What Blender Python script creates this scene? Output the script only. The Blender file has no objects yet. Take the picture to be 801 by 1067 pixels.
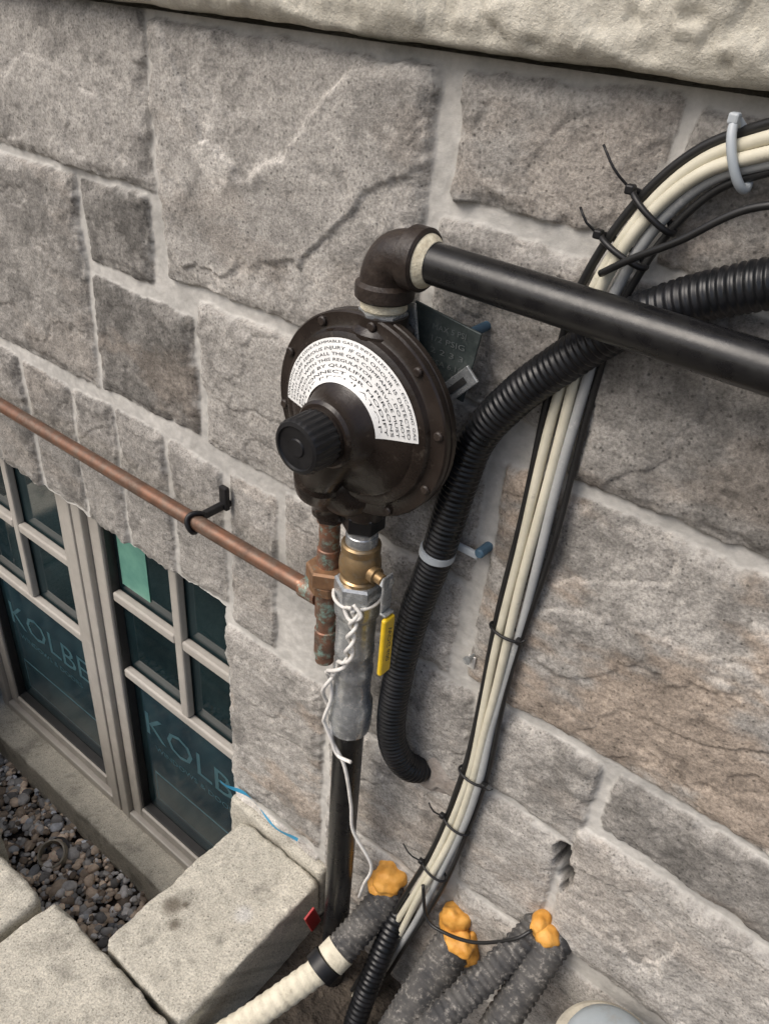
import bpy, math, random
import numpy as np
from mathutils import Vector, Matrix
random.seed(7); np.random.seed(7)
S=bpy.context.scene
# ---------------------------------------------------------------- helpers
PERM=np.random.permutation(256); PERM=np.concatenate([PERM,PERM,PERM])
GA=np.random.rand(256)*2*np.pi; GXX=np.cos(GA); GYY=np.sin(GA)
def pn(x,y,seed=0):
    x=np.asarray(x,float)+seed*17.31; y=np.asarray(y,float)-seed*9.73
    xi=np.floor(x).astype(int); yi=np.floor(y).astype(int); xf=x-xi; yf=y-yi
    xi&=255; yi&=255
    u=xf*xf*xf*(xf*(xf*6-15)+10); v=yf*yf*yf*(yf*(yf*6-15)+10)
    def g(ix,iy,dx,dy):
        h=PERM[PERM[ix&255]+(iy&255)]; return GXX[h]*dx+GYY[h]*dy
    a=g(xi,yi,xf,yf); b=g(xi+1,yi,xf-1,yf); c=g(xi,yi+1,xf,yf-1); d=g(xi+1,yi+1,xf-1,yf-1)
    return ((a*(1-u)+b*u)*(1-v)+(c*(1-u)+d*u)*v)*1.5
def fbm(x,y,o=4,seed=0,gain=.5):
    s=0;a=1;f=1
    for i in range(o):
        s=s+a*pn(x*f,y*f,seed+i*3); a*=gain; f*=2.03
    return s
def ss(a,b,x):
    t=np.clip((x-a)/(b-a),0,1); return t*t*(3-2*t)
def link(ob,parent=None):
    bpy.context.collection.objects.link(ob)
    if parent is not None: ob.parent=parent
    return ob
def group(name):
    e=bpy.data.objects.new(name,None); e.empty_display_size=.05
    return link(e)
def mkmesh(name,verts,faces,mat=None,parent=None,smooth=True):
    me=bpy.data.meshes.new(name)
    me.from_pydata([tuple(v) for v in verts],[],[tuple(f) for f in faces]); me.update()
    if smooth: me.polygons.foreach_set("use_smooth",[True]*len(me.polygons))
    if mat: me.materials.append(mat)
    return link(bpy.data.objects.new(name,me),parent)
def setcol(ob,cols,alpha=None):
    me=ob.data; a=me.color_attributes.new("Col",'FLOAT_COLOR','POINT')
    c=np.ones((len(me.vertices),4)); c[:,:3]=np.clip(cols,0,1)
    if alpha is not None: c[:,3]=alpha
    a.data.foreach_set("color",c.ravel())
def autosm(ob,ang=35):
    me=ob.data
    try: me.set_sharp_from_angle(angle=math.radians(ang))
    except Exception: pass
# ---------------------------------------------------------------- materials
def mat(name,c1,c2=None,rough=.6,metal=0,nscale=30,bump=0.,bscale=200,lo=.35,hi=.65,rvar=0.,coat=0,spec=.5,vcol=False,dirt=None,dscale=12,dlo=.55,dhi=.7):
    m=bpy.data.materials.new(name); m.use_nodes=True; nt=m.node_tree; N=nt.nodes; L=nt.links
    b=N["Principled BSDF"]; b.inputs["Roughness"].default_value=rough; b.inputs["Metallic"].default_value=metal
    b.inputs["Specular IOR Level"].default_value=spec
    if coat: b.inputs["Coat Weight"].default_value=coat
    tc=N.new("ShaderNodeTexCoord"); co=tc.outputs["Object"]
    n=N.new("ShaderNodeTexNoise"); n.inputs["Scale"].default_value=nscale; n.inputs["Detail"].default_value=4; n.inputs["Roughness"].default_value=.65
    L.new(co,n.inputs["Vector"])
    r=N.new("ShaderNodeValToRGB"); r.color_ramp.elements[0].position=lo; r.color_ramp.elements[1].position=hi
    c2=c2 or c1
    r.color_ramp.elements[0].color=(*c1,1); r.color_ramp.elements[1].color=(*c2,1)
    L.new(n.outputs["Fac"],r.inputs["Fac"]); out=r.outputs["Color"]
    if vcol:
        a=N.new("ShaderNodeVertexColor"); a.layer_name="Col"
        mx=N.new("ShaderNodeMix"); mx.data_type='RGBA'; mx.blend_type='MULTIPLY'; mx.inputs[0].default_value=1
        L.new(a.outputs["Color"],mx.inputs[6]); L.new(out,mx.inputs[7]); out=mx.outputs[2]
    if dirt:
        n3=N.new("ShaderNodeTexNoise"); n3.inputs["Scale"].default_value=dscale; n3.inputs["Detail"].default_value=6; n3.inputs["Roughness"].default_value=.75
        L.new(co,n3.inputs["Vector"])
        r3=N.new("ShaderNodeValToRGB"); r3.color_ramp.elements[0].position=dlo; r3.color_ramp.elements[1].position=dhi
        L.new(n3.outputs["Fac"],r3.inputs["Fac"])
        mx=N.new("ShaderNodeMix"); mx.data_type='RGBA'; mx.inputs[7].default_value=(*dirt,1)
        L.new(r3.outputs["Color"],mx.inputs[0]); L.new(out,mx.inputs[6]); out=mx.outputs[2]
    L.new(out,b.inputs["Base Color"])
    if rvar:
        mr=N.new("ShaderNodeMapRange"); mr.inputs["To Min"].default_value=rough-rvar; mr.inputs["To Max"].default_value=rough+rvar
        mr.inputs["From Min"].default_value=.3; mr.inputs["From Max"].default_value=.7
        L.new(n.outputs["Fac"],mr.inputs["Value"]); L.new(mr.outputs[0],b.inputs["Roughness"])
    if bump:
        n2=N.new("ShaderNodeTexNoise"); n2.inputs["Scale"].default_value=bscale; n2.inputs["Detail"].default_value=3; n2.inputs["Roughness"].default_value=.6
        L.new(co,n2.inputs["Vector"])
        bp=N.new("ShaderNodeBump"); bp.inputs["Strength"].default_value=1; bp.inputs["Distance"].default_value=bump
        L.new(n2.outputs["Fac"],bp.inputs["Height"]); L.new(bp.outputs[0],b.inputs["Normal"])
    return m
def stone_mat(name,pits=True,bd=.0016,spk=.34,mott=.15):
    m=bpy.data.materials.new(name); m.use_nodes=True; nt=m.node_tree; N=nt.nodes; L=nt.links
    b=N["Principled BSDF"]; b.inputs["Roughness"].default_value=.92; b.inputs["Specular IOR Level"].default_value=.25
    tc=N.new("ShaderNodeTexCoord"); co=tc.outputs["Object"]
    a=N.new("ShaderNodeVertexColor"); a.layer_name="Col"
    def noise(sc,det=4,ro=.65):
        n=N.new("ShaderNodeTexNoise"); n.inputs["Scale"].default_value=sc; n.inputs["Detail"].default_value=det; n.inputs["Roughness"].default_value=ro
        L.new(co,n.inputs["Vector"]); return n.outputs["Fac"]
    def ramp(f,p0,c0,p1,c1):
        r=N.new("ShaderNodeValToRGB"); e=r.color_ramp.elements
        e[0].position=p0; e[0].color=(c0,c0,c0,1); e[1].position=p1; e[1].color=(c1,c1,c1,1); L.new(f,r.inputs["Fac"]); return r.outputs["Color"]
    def mul(x,y,fac=None):
        mx=N.new("ShaderNodeMix"); mx.data_type='RGBA'; mx.blend_type='MULTIPLY'; mx.inputs[0].default_value=1
        if fac is not None: L.new(fac,mx.inputs[0])
        L.new(x,mx.inputs[6]); L.new(y,mx.inputs[7]); return mx.outputs[2]
    n1=noise(48,7,.80)
    c=mul(a.outputs["Color"],ramp(n1,.32,1-mott,.68,1+mott))
    n2=noise(330,3,.7)
    c=mul(c,ramp(n2,.36,1-spk,.62,1.0+spk*.4),a.outputs["Alpha"])
    if pits:
        v=N.new("ShaderNodeTexVoronoi"); v.inputs["Scale"].default_value=130; L.new(co,v.inputs["Vector"])
        c=mul(c,ramp(v.outputs["Distance"],.10,.50,.21,1.0),a.outputs["Alpha"])
    L.new(c,b.inputs["Base Color"])
    ad=N.new("ShaderNodeMath"); ad.operation='ADD'
    m1=N.new("ShaderNodeMath"); m1.operation='MULTIPLY'; m1.inputs[1].default_value=1.7; L.new(n1,m1.inputs[0]); L.new(m1.outputs[0],ad.inputs[0])
    m2=N.new("ShaderNodeMath"); m2.operation='MULTIPLY'; m2.inputs[1].default_value=.55
    L.new(n2,m2.inputs[0]); L.new(m2.outputs[0],ad.inputs[1])
    bp=N.new("ShaderNodeBump"); bp.inputs["Distance"].default_value=bd; L.new(ad.outputs[0],bp.inputs["Height"]); L.new(bp.outputs[0],b.inputs["Normal"])
    mr=N.new("ShaderNodeMapRange"); mr.inputs["To Min"].default_value=.45; mr.inputs["To Max"].default_value=1.0
    L.new(a.outputs["Alpha"],mr.inputs["Value"]); L.new(mr.outputs[0],bp.inputs["Strength"])
    return m
M={}
M['stone']=stone_mat("grey_stone")
M['ledge']=stone_mat("limestone",pits=False,bd=.0018,spk=.12,mott=.07)
M['paver']=stone_mat("concrete_paver",bd=.0017,spk=.34,mott=.10)
M['pebble']=mat("pebble",(.95,.95,.95),(1.4,1.4,1.4),rough=.75,nscale=60,vcol=True)
M['blackiron']=mat("black_iron_pipe",(.007,.007,.008),(.014,.014,.014),rough=.30,spec=.42,nscale=50,rvar=.08,bump=.00012,bscale=220,dirt=(.13,.125,.115),dscale=120,dlo=.68,dhi=.78)
M['castiron']=mat("malleable_iron",(.017,.012,.010),(.036,.026,.020),rough=.46,spec=.4,nscale=70,rvar=.1,bump=.0006,bscale=260,dirt=(.10,.08,.06),dscale=80,dlo=.66,dhi=.82)
M['brown']=mat("brown_enamel",(.014,.010,.008),(.026,.019,.015),rough=.29,spec=.4,nscale=22,rvar=.1,bump=.0003,bscale=160,dirt=(.12,.10,.08),dscale=70,dlo=.60,dhi=.84)
M['blackplastic']=mat("black_plastic",(.007,.007,.008),(.014,.014,.015),rough=.42,spec=.35,nscale=60)
M['hose']=mat("black_conduit",(.006,.007,.008),(.013,.013,.015),rough=.33,spec=.38,nscale=40,rvar=.08,dirt=(.085,.08,.074),dscale=85,dlo=.62,dhi=.82)
M['dusty']=mat("dusty_conduit",(.035,.035,.036),(.10,.095,.088),rough=.75,nscale=30,dirt=(.32,.30,.27),dscale=120,dlo=.53,dhi=.72)
M['copper']=mat("aged_copper",(.29,.145,.09),(.13,.082,.060),rough=.40,metal=.6,nscale=26,rvar=.12,dirt=(.20,.155,.12),dscale=60,dlo=.46,dhi=.70)
M['coppergreen']=mat("soldered_copper",(.27,.13,.08),(.12,.085,.065),rough=.48,metal=.45,nscale=45,rvar=.1,dirt=(.26,.40,.35),dscale=65,dlo=.50,dhi=.64)
M['brass']=mat("brass",(.42,.28,.14),(.25,.18,.10),rough=.40,metal=.7,nscale=40,rvar=.1,dirt=(.34,.30,.24),dscale=60,dlo=.52,dhi=.75)
M['unionbrass']=mat("union_brass",(.42,.24,.13),(.25,.15,.09),rough=.36,metal=.6,nscale=60,rvar=.1,dirt=(.30,.36,.32),dscale=80,dlo=.58,dhi=.74)
M['galv']=mat("galvanised",(.52,.54,.55),(.30,.315,.32),rough=.30,metal=.62,nscale=110,rvar=.12,bump=.0003,bscale=120,dirt=(.66,.66,.64),dscale=95,dlo=.56,dhi=.68)
M['dope']=mat("thread_sealant",(.66,.62,.48),(.42,.37,.27),rough=.7,nscale=120,bump=.001,bscale=260)
M['cream']=mat("cream_cable",(.64,.605,.49),(.55,.52,.41),rough=.42,nscale=30,dirt=(.32,.29,.24),dscale=80,dlo=.62,dhi=.8)
M['greycab']=mat("grey_cable",(.38,.39,.385),(.30,.31,.31),rough=.5,nscale=30,dirt=(.5,.5,.48),dscale=60)
M['blackcab']=mat("black_cable",(.010,.010,.010),(.018,.018,.018),rough=.42,nscale=30)
M['whitewire']=mat("white_wire",(.74,.72,.68),(.58,.56,.52),rough=.5,nscale=60)
M['yellow']=mat("yellow_sleeve",(.78,.52,.02),(.64,.42,.02),rough=.45,nscale=60)
M['foam']=mat("orange_foam",(.56,.25,.035),(.72,.37,.08),rough=.6,nscale=60,bump=.0012,bscale=120,dirt=(.33,.16,.05),dscale=90,dlo=.60,dhi=.8)
M['frame']=mat("taupe_frame",(.36,.335,.30),(.41,.385,.345),rough=.42,nscale=25,dirt=(.50,.48,.44),dscale=50,dlo=.6,dhi=.85)
M['sash']=mat("dark_sash",(.02,.02,.02),(.03,.03,.03),rough=.5)
M['glass']=mat("window_glass",(.006,.014,.017),(.014,.030,.034),rough=.03,nscale=6,spec=1.0)  # green variation in the base colour stands in for reflected surroundings
M['film']=mat("window_film",(.010,.026,.036),(.024,.050,.060),rough=.13,nscale=14,spec=.9,dirt=(.07,.085,.085),dscale=22,dlo=.56,dhi=.8)
M['filmtext']=mat("film_lettering",(.065,.135,.155),(.04,.09,.11),rough=.3,nscale=40)
M['greenrefl']=mat("green_reflection",(.15,.33,.26),(.10,.24,.20),rough=.2,nscale=18)  # colour of the green reflection in the upper pane
M['concrete']=mat("concrete",(.30,.285,.26),(.42,.40,.37),rough=.9,nscale=25,bump=.003,bscale=120)
M['soil']=mat("soil",(.045,.036,.028),(.11,.09,.07),rough=.95,nscale=25,bump=.02,bscale=40)
M['label']=mat("label_white",(.74,.74,.72),(.80,.80,.78),rough=.4,nscale=30,dirt=(.45,.43,.38),dscale=60,dlo=.66,dhi=.82)
M['ink']=mat("ink",(.04,.04,.04),rough=.6)
M['tagplate']=mat("dark_plate",(.055,.070,.068),(.10,.12,.115),rough=.4,metal=.4,nscale=60,dirt=(.2,.22,.21),dscale=70,dlo=.55,dhi=.8)
M['tagtext']=mat("embossed_text",(.19,.21,.205),rough=.4,metal=.3)
M['greytie']=mat("grey_tie",(.34,.38,.41),(.40,.43,.45),rough=.45)
M['blue']=mat("blue_plastic",(.05,.10,.15),(.07,.14,.20),rough=.5)
M['tape']=mat("blue_tape",(.03,.26,.46),(.05,.33,.55),rough=.6)
M['pvc']=mat("grey_pvc",(.36,.40,.42),(.30,.34,.36),rough=.45,nscale=20,dirt=(.3,.29,.26),dscale=40,dlo=.55,dhi=.8)
M['beige']=mat("beige_pvc",(.50,.46,.37),(.36,.33,.27),rough=.75,nscale=40,bump=.001)
M['red']=mat("red_plastic",(.35,.02,.02),(.28,.02,.02),rough=.4)
M['grout']=mat("grout_patch",(.22,.19,.165),(.32,.29,.26),rough=.95,nscale=60,bump=.003,bscale=120)
M['whitetape']=mat("cloth_tape",(.68,.63,.50),(.54,.50,.39),rough=.8,nscale=50,bump=.001,bscale=200,dirt=(.33,.28,.21),dscale=50,dlo=.58,dhi=.78)
# ---------------------------------------------------------------- shape helpers
def frame_from(d):
    d=Vector(d).normalized(); a=Vector((0,0,1)) if abs(d.z)<.9 else Vector((1,0,0))
    u=a.cross(d).normalized(); return u,d.cross(u),d
def lathe(name,o,d,prof,m,parent,seg=32,smooth=True,knurl=None,sharp=30):
    o=Vector(o); u,v,w=frame_from(d); V=[];Fc=[]
    for (r,h) in prof:
        for k in range(seg):
            a=2*math.pi*k/seg; rr=r
            if knurl and knurl[0]<=h<=knurl[1]: rr=r*(1+knurl[2]*(1 if (k//2)%2 else -1))
            V.append(o+(u*math.cos(a)+v*math.sin(a))*rr+w*h)
    n=len(prof)
    for i in range(n-1):
        for k in range(seg):
            a=i*seg+k;b=i*seg+(k+1)%seg
            Fc.append((a,b,b+seg,a+seg))
    if prof[0][0]>1e-6: Fc.append(tuple(reversed(range(seg))))
    if prof[-1][0]>1e-6: Fc.append(tuple((n-1)*seg+k for k in range(seg)))
    ob=mkmesh(name,V,Fc,m,parent,smooth); autosm(ob,sharp); return ob
def hexn(name,o,d,r,h,m,parent,seg=6):
    return lathe(name,o,d,[(r*.9,0),(r,h*.12),(r,h*.88),(r*.9,h)],m,parent,seg=seg,smooth=False)
def spline(pts,step):
    P=[Vector(p) for p in pts]
    if len(P)==2:
        n=max(2,int((P[1]-P[0]).length/step)+1); return [P[0].lerp(P[1],i/(n-1)) for i in range(n)]
    P=[P[0]*2-P[1]]+P+[P[-1]*2-P[-2]]; out=[]
    for i in range(1,len(P)-2):
        p0,p1,p2,p3=P[i-1:i+3]
        for j in range(24):
            t=j/24
            out.append(.5*((2*p1)+(-p0+p2)*t+(2*p0-5*p1+4*p2-p3)*t*t+(-p0+3*p1-3*p2+p3)*t**3))
    out.append(P[-2])
    L=[0]
    for a,b in zip(out,out[1:]): L.append(L[-1]+(b-a).length)
    n=max(2,int(L[-1]/step)+1); R=[];j=0
    for i in range(n):
        s=L[-1]*i/(n-1)
        while j<len(L)-2 and L[j+1]<s: j+=1
        f=(s-L[j])/max(1e-9,L[j+1]-L[j]); R.append(out[j].lerp(out[j+1],f))
    return R
def tube(name,pts,r,m,parent,seg=16,step=.006,rib=None,closed=False,raw=False):
    P=pts if raw else spline(pts,step)
    n=len(P); V=[];Fc=[]; s=0; u=None
    for i,p in enumerate(P):
        if closed: t=(P[(i+1)%n]-P[i-1]).normalized()
        else: t=(P[min(i+1,n-1)]-P[max(i-1,0)]).normalized()
        if u is None: u,_,_=frame_from(t)
        u=(u-t*u.dot(t)).normalized(); v=t.cross(u)
        if i: s+=(P[i]-P[i-1]).length
        rr=r(i/(n-1)) if callable(r) else r
        if rib:
            ph=(s/rib[0])%1; rr+= rib[1]*(1 if ph<.5 else -1)*(.5 if ph<.12 or .5<=ph<.62 else 1)
        for k in range(seg):
            a=2*math.pi*k/seg; V.append(p+(u*math.cos(a)+v*math.sin(a))*rr)
    for i in range(n-1 if not closed else n):
        for k in range(seg):
            a=i*seg+k;b=i*seg+(k+1)%seg;c=((i+1)%n)*seg
            Fc.append((a,b,c+(k+1)%seg,c+k))
    if not closed:
        Fc.append(tuple(reversed(range(seg)))); Fc.append(tuple((n-1)*seg+k for k in range(seg)))
    return mkmesh(name,V,Fc,m,parent)
def box(name,c,s,m,parent=None,bev=.002,rot=None,segs=2):
    import bmesh
    bm=bmesh.new(); bmesh.ops.create_cube(bm,size=1)
    for v in bm.verts: v.co=Vector((v.co.x*s[0],v.co.y*s[1],v.co.z*s[2]))
    if bev: bmesh.ops.bevel(bm,geom=bm.edges[:],offset=min(bev,min(s)*.45),segments=segs,profile=.5,affect='EDGES')
    if rot is not None:
        bm.transform(rot if isinstance(rot,Matrix) else Matrix.Rotation(rot[0],4,rot[1]))
    bm.transform(Matrix.Translation(c))
    me=bpy.data.meshes.new(name); bm.to_mesh(me); bm.free(); me.materials.append(m)
    return link(bpy.data.objects.new(name,me),parent)
def blob(name,c,s,m,parent,amp=.25,freq=40,sub=4,seed=0):
    import bmesh
    from mathutils import noise
    bm=bmesh.new(); bmesh.ops.create_icosphere(bm,subdivisions=sub,radius=1)
    for v in bm.verts:
        n=v.co.normalized(); q=Vector((n.x*s[0],n.y*s[1],n.z*s[2]))
        k=1+amp*noise.fractal(q*freq+Vector((seed*3.1,seed,0)),.9,2,3)*1.3
        v.co=q*k
    bm.transform(Matrix.Translation(c))
    me=bpy.data.meshes.new(name); bm.to_mesh(me); bm.free(); me.materials.append(m)
    me.polygons.foreach_set("use_smooth",[True]*len(me.polygons))
    return link(bpy.data.objects.new(name,me),parent)
def text_mesh(name,body,size,m,parent,fn,fit=None):
    c=bpy.data.curves.new(name,'FONT'); c.body=body; c.size=size; c.resolution_u=2
    o=bpy.data.objects.new(name,c); bpy.context.collection.objects.link(o)
    dg=bpy.context.evaluated_depsgraph_get(); me=bpy.data.meshes.new_from_object(o.evaluated_get(dg))
    bpy.data.objects.remove(o)
    me.name=name
    xs=[v.co.x for v in me.vertices]; w=max(xs)-min(xs); x0=min(xs)
    for v in me.vertices:
        x=v.co.x-x0
        if fit: x=x/w*fit
        v.co=Vector(fn(x,v.co.y))
    me.materials.clear(); me.materials.append(m)
    return link(bpy.data.objects.new(name,me),parent)
# ---------------------------------------------------------------- stone wall
wall=group("stone_wall")
# x0,x1,z0,z1, tone, brown, dark, relief
STN=[(-1.62,-.820,1.064,1.242,.25,.0,.25,.8),(-.808,-.432,.966,1.240,.25,.10,.15,1.0),(-.410,-.230,1.134,1.237,.22,.15,.35,.7),
(-.220,.20,1.124,1.237,.21,.2,.4,.7),(.211,.50,1.124,1.237,.25,.0,.1,1),
(-1.62,-1.30,.750,1.053,.23,0,.4,.8),(-1.290,-.984,.750,1.052,.22,.10,.55,.8),(-.970,-.836,.944,1.053,.18,.05,.65,.5),(-.978,-.764,.756,.930,.165,.25,.70,.6),
(-.753,-.573,.754,.952,.235,.10,.2,.8),(-.563,-.330,.754,.952,.24,.1,.2,.7),(-.420,-.260,.960,1.123,.23,.1,.3,.8),
(-.250,.50,.924,1.113,.19,.2,.45,.9),(-.314,.50,.624,.912,.24,.50,.3,1.0),
(-.611,-.338,.613,.743,.24,.1,.2,.7),(-.736,-.526,.070,.452,.25,.35,.12,.7),
(-.517,-.300,.423,.602,.25,.2,.2,.7),(-.517,-.288,.198,.414,.25,.2,.2,.7),(-.516,-.28,-.2,.187,.25,.2,.3,.7),
(-.291,-.136,.474,.612,.27,.1,.15,.6),(-.125,.50,.519,.615,.19,.25,.5,.6),(-.278,-.153,.260,.463,.26,.15,.1,.6),(-.141,.50,.282,.505,.27,.1,.2,1.2),
(-.276,.10,.06,.250,.26,.15,.2,.8),(.112,.50,.06,.272,.24,.1,.1,.8),(-.268,.5,-.2,.048,.24,.1,.1,.8),(-.736,-.528,-.2,.058,.36,.05,0,.3)]
sx=[-1.74,-1.60,-1.468,-1.338,-1.208,-1.076,-.962,-.840,-.722,-.622]
for i in range(len(sx)-1):
    STN.append((sx[i]+.004,sx[i+1]-.004,.484 if i<8 else .464,.730,random.uniform(.20,.25),random.choice([0,.1,.2]),random.uniform(.15,.45),.6))
HOLE=(-1.80,-.736,-1,.484)
PATCH=[(-.715,1.130,.030),(-.735,1.155,.022),(-.700,1.105,.02),(-.728,.995,.026),(-.71,.978,.018),(-.60,1.06,.018),(-.05,.86,.02),(.02,.43,.03)]
def field(name,x0,x1,z0,z1,step,stones,hole=None,parent=None,yoff=0):
    nx=int(round((x1-x0)/step))+1; nz=int(round((z1-z0)/step))+1
    xs=np.linspace(x0,x1,nx); zs=np.linspace(z0,z1,nz)
    X,Zz=np.meshgrid(xs,zs,indexing='ij')
    wx=.0036*fbm(X*16,Zz*16,3,1)+.0018*fbm(X*80,Zz*80,2,4); wz=.0036*fbm(X*16,Zz*16,3,11)+.0018*fbm(X*80,Zz*80,2,14)
    d=np.full(X.shape,-1.); idx=np.full(X.shape,-1)
    for i,s in enumerate(stones):
        i0=max(0,int((s[0]-.02-x0)/step)); i1=min(nx,int((s[1]+.02-x0)/step)+2); j0=max(0,int((s[2]-.02-z0)/step)); j1=min(nz,int((s[3]+.02-z0)/step)+2)
        if i1<=i0 or j1<=j0: continue
        sl=(slice(i0,i1),slice(j0,j1)); rn=np.random.RandomState(i*13+5)
        sk=(rn.rand(4)-.5)*.012
        px=X[sl]+wx[sl]; pz=Zz[sl]+wz[sl]
        cx=(px-s[0])/(s[1]-s[0]); cz=(pz-s[2])/(s[3]-s[2])
        dl=px-(s[0]+sk[0]*cz); dr=(s[1]+sk[1]*cz)-px; db=pz-(s[2]+sk[2]*np.clip(cx,0,1)); dt=(s[3]+sk[3]*np.clip(cx,0,1))-pz
        a=np.minimum(dl,dr); b=np.minimum(db,dt); R=.008
        dd=np.where((a<R)&(b<R),R-np.sqrt(np.maximum(R-a,0)**2+np.maximum(R-b,0)**2),np.minimum(a,b))
        cur=d[sl]; k=dd>cur; cur[k]=dd[k]; idx[sl][k]=i
    d=d-.0010
    ii=np.clip(idx,0,None); A=np.array(stones)
    tone=A[ii,4];br=A[ii,5];dk=A[ii,6];rel=A[ii,7]
    rs=np.random.RandomState(3); ox=rs.rand(len(stones))*40; tl=(rs.rand(len(stones),3)-.5)
    o=ox[ii]
    cxm=(A[ii,0]+A[ii,1])/2; czm=(A[ii,2]+A[ii,3])/2
    n=fbm(X*3.4+o,Zz*4.6+o*.7,3,2,.42)
    q=n*1.9+.10*fbm(X*30,Zz*30,4,8,.6)+.5; fl=np.floor(q); f=q-fl; terr=fl+ss(0,.10,f)+.35*f
    scar=ss(0,.03,f)*(1-ss(.05,.16,f))
    flake=0
    if hole is not None:
        big2=(idx==1)
        nz1=.007*fbm(X*30,Zz*30,4,91,.62)+.013*fbm(X*9,Zz*9,2,92)
        c1=np.interp(X,[-.84,-.76,-.70,-.64,-.58,-.53,-.48,-.42],[1.03,1.000,.992,1.015,1.040,1.095,1.125,1.150])
        s1=Zz-c1+nz1
        c2=np.interp(X,[-.84,-.76,-.72,-.66,-.60,-.555,-.50,-.42],[1.30,1.205,1.130,1.112,1.140,1.19,1.25,1.3])
        s2=Zz-c2+nz1*.9
        c3=np.interp(X,[-.84,-.70,-.60,-.52,-.42],[.90,.95,.955,.99,1.06]); s3=Zz-c3+nz1
        wv=.0045+.010*ss(-.3,.5,fbm(X*11,Zz*11,2,95))
        flake=big2*(.0048*ss(0,1,s1/wv)-.0048*ss(0,.006,s2)+.003*ss(0,.005,s3)-.010*np.clip(s1,0,.2)*.6)
        terr=np.where(big2,.3*terr+.4,terr)
        scar=np.where(big2,.85*np.exp(-((s1-.003)/.0065)**2)*ss(-.3,.3,fbm(X*14,Zz*14,3,93))+.9*np.exp(-((s2-.002)/.006)**2)*ss(-.3,.3,fbm(X*12,Zz*12,3,94))+.5*np.exp(-((s3-.002)/.005)**2)*ss(0,.4,fbm(X*12,Zz*12,3,96)),scar)
    hs=.0030+.003*tl[ii,0]+.010*(X-cxm)*tl[ii,1]+.025*(Zz-czm)*tl[ii,2]+rel*(.0034*terr+.0014*fbm(X*13+o,Zz*15,3,5))+.0010*fbm(X*40+o,Zz*40,4,6,.6)+.0005*fbm(X*130,Zz*130,2,16)+flake
    hs-= .0045*(1-ss(0,.018,d))*(1+.9*fbm(X*26,Zz*26,3,9))
    hs=np.clip(hs,-.005,.012)
    mo=-.0034+.0012*fbm(X*12,Zz*12,3,21)+.0006*fbm(X*80,Zz*80,3,22)
    e=ss(-.0006,.0036,d)
    hs=np.maximum(hs,mo+.0024)
    h=mo*(1-e)+hs*e
    big=fbm(X*2.6+o,Zz*3.1,3,31); med=fbm(X*12+o,Zz*14,6,33,.66); fine=fbm(X*70,Zz*70,3,35,.7)
    g=1.50*tone*(1+.14*big+.20*med+.14*fine)
    dkm=ss(.05,.55,med*.9+big*.5+dk*.9-.30)*np.clip(dk*1.6,0,1)
    g=g*(1-.42*dkm)
    bl=ss(.30,.70,fbm(X*8+o,Zz*10,6,97,.68)+dk*.25); g=g*(1-.30*bl)
    bm=ss(.0,.55,fbm(X*3.5+o*2,Zz*8,5,41,.62)+br*.9-.22)*np.clip(br*1.5,0,1)
    sc=scar*ss(.5,1.4,rel)*ss(-.15,.35,fbm(X*9,Zz*9,3,44))*.60 if hole is None else scar*np.where(big2,.75,ss(.5,1.4,rel)*ss(-.15,.35,fbm(X*9,Zz*9,3,44))*.6)
    eff=ss(.44,.85,fbm(X*7,Zz*8,6,47,.66)+.12*rel)*.34*ss(.4,1.2,rel)
    pt=0
    for (a_,b_,r_) in PATCH: pt=pt+np.exp(-((X-a_)**2+(Zz-b_)**2)/r_**2)
    eff=eff+np.clip(pt,0,1)*ss(-.10,.35,fbm(X*28,Zz*28,5,49,.75))*.65
    light=np.clip(sc+eff,0,.9)
    g=g*(1-light)+.62*light
    col=np.stack([g*1.05,g*.995,g*.915],-1)
    col=col*(1-bm[...,None]*.75)+col*np.array([1.10,.88,.70])*bm[...,None]*.75
    mg=.455*(1+.16*fbm(X*9,Zz*9,5,51,.6)+.07*fine)
    mc=np.stack([mg*1.015,mg*.985,mg*.92],-1)
    sm=(1-ss(.0,.014,d))*ss(.05,.50,fbm(X*34,Zz*34,4,55))*.55
    mk=np.clip(ss(-.0005,.0018,d)-sm,0,1); e2=mk[...,None]
    col=(mc*(1-e2)+col*e2)
    if hole is not None:
        cav=np.clip(1.3-np.sqrt(((X+.143+.25*(Zz-.425))/.010)**2+((Zz-.425)/.030)**2)-.5*fbm(X*60,Zz*60,3,99),0,1)
        cav=ss(0,.5,cav); h=h-.022*cav; col=col*(1-.85*cav[...,None])  # hole is sunk, and its darkness is also painted into the colour
    VX=X+0.;VZ=Zz+0.
    if hole is not None:
        nb=np.exp(-((Zz-hole[3])/.02)**2)*(X<hole[1]+.01); VZ=VZ+nb*(.006*fbm(X*30,X*0+3,3,61)+.004*pn(X*9,X*0,62))
        nb=np.exp(-((X-hole[1])/.02)**2)*(Zz<hole[3]+.01); VX=VX+nb*(.007*fbm(Zz*26,Zz*0+5,3,63)+.004*pn(Zz*8,Zz*0,64))
    co=np.stack([VX,yoff-h,VZ],-1).reshape(-1,3)
    cc=col.reshape(-1,3); al=mk.reshape(-1)
    I,J=np.meshgrid(np.arange(nx-1),np.arange(nz-1),indexing='ij'); I=I.ravel();J=J.ravel()
    xc=x0+(I+.5)*step; zc=z0+(J+.5)*step
    if hole is not None:
        keep=~((xc>hole[0])&(xc<hole[1])&(zc<hole[3])); I=I[keep];J=J[keep]
    v0=I*nz+J; F=np.stack([v0,v0+nz,v0+nz+1,v0+1],-1)
    extra=[];ecol=[];ef=[]
    base=len(co)
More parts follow.
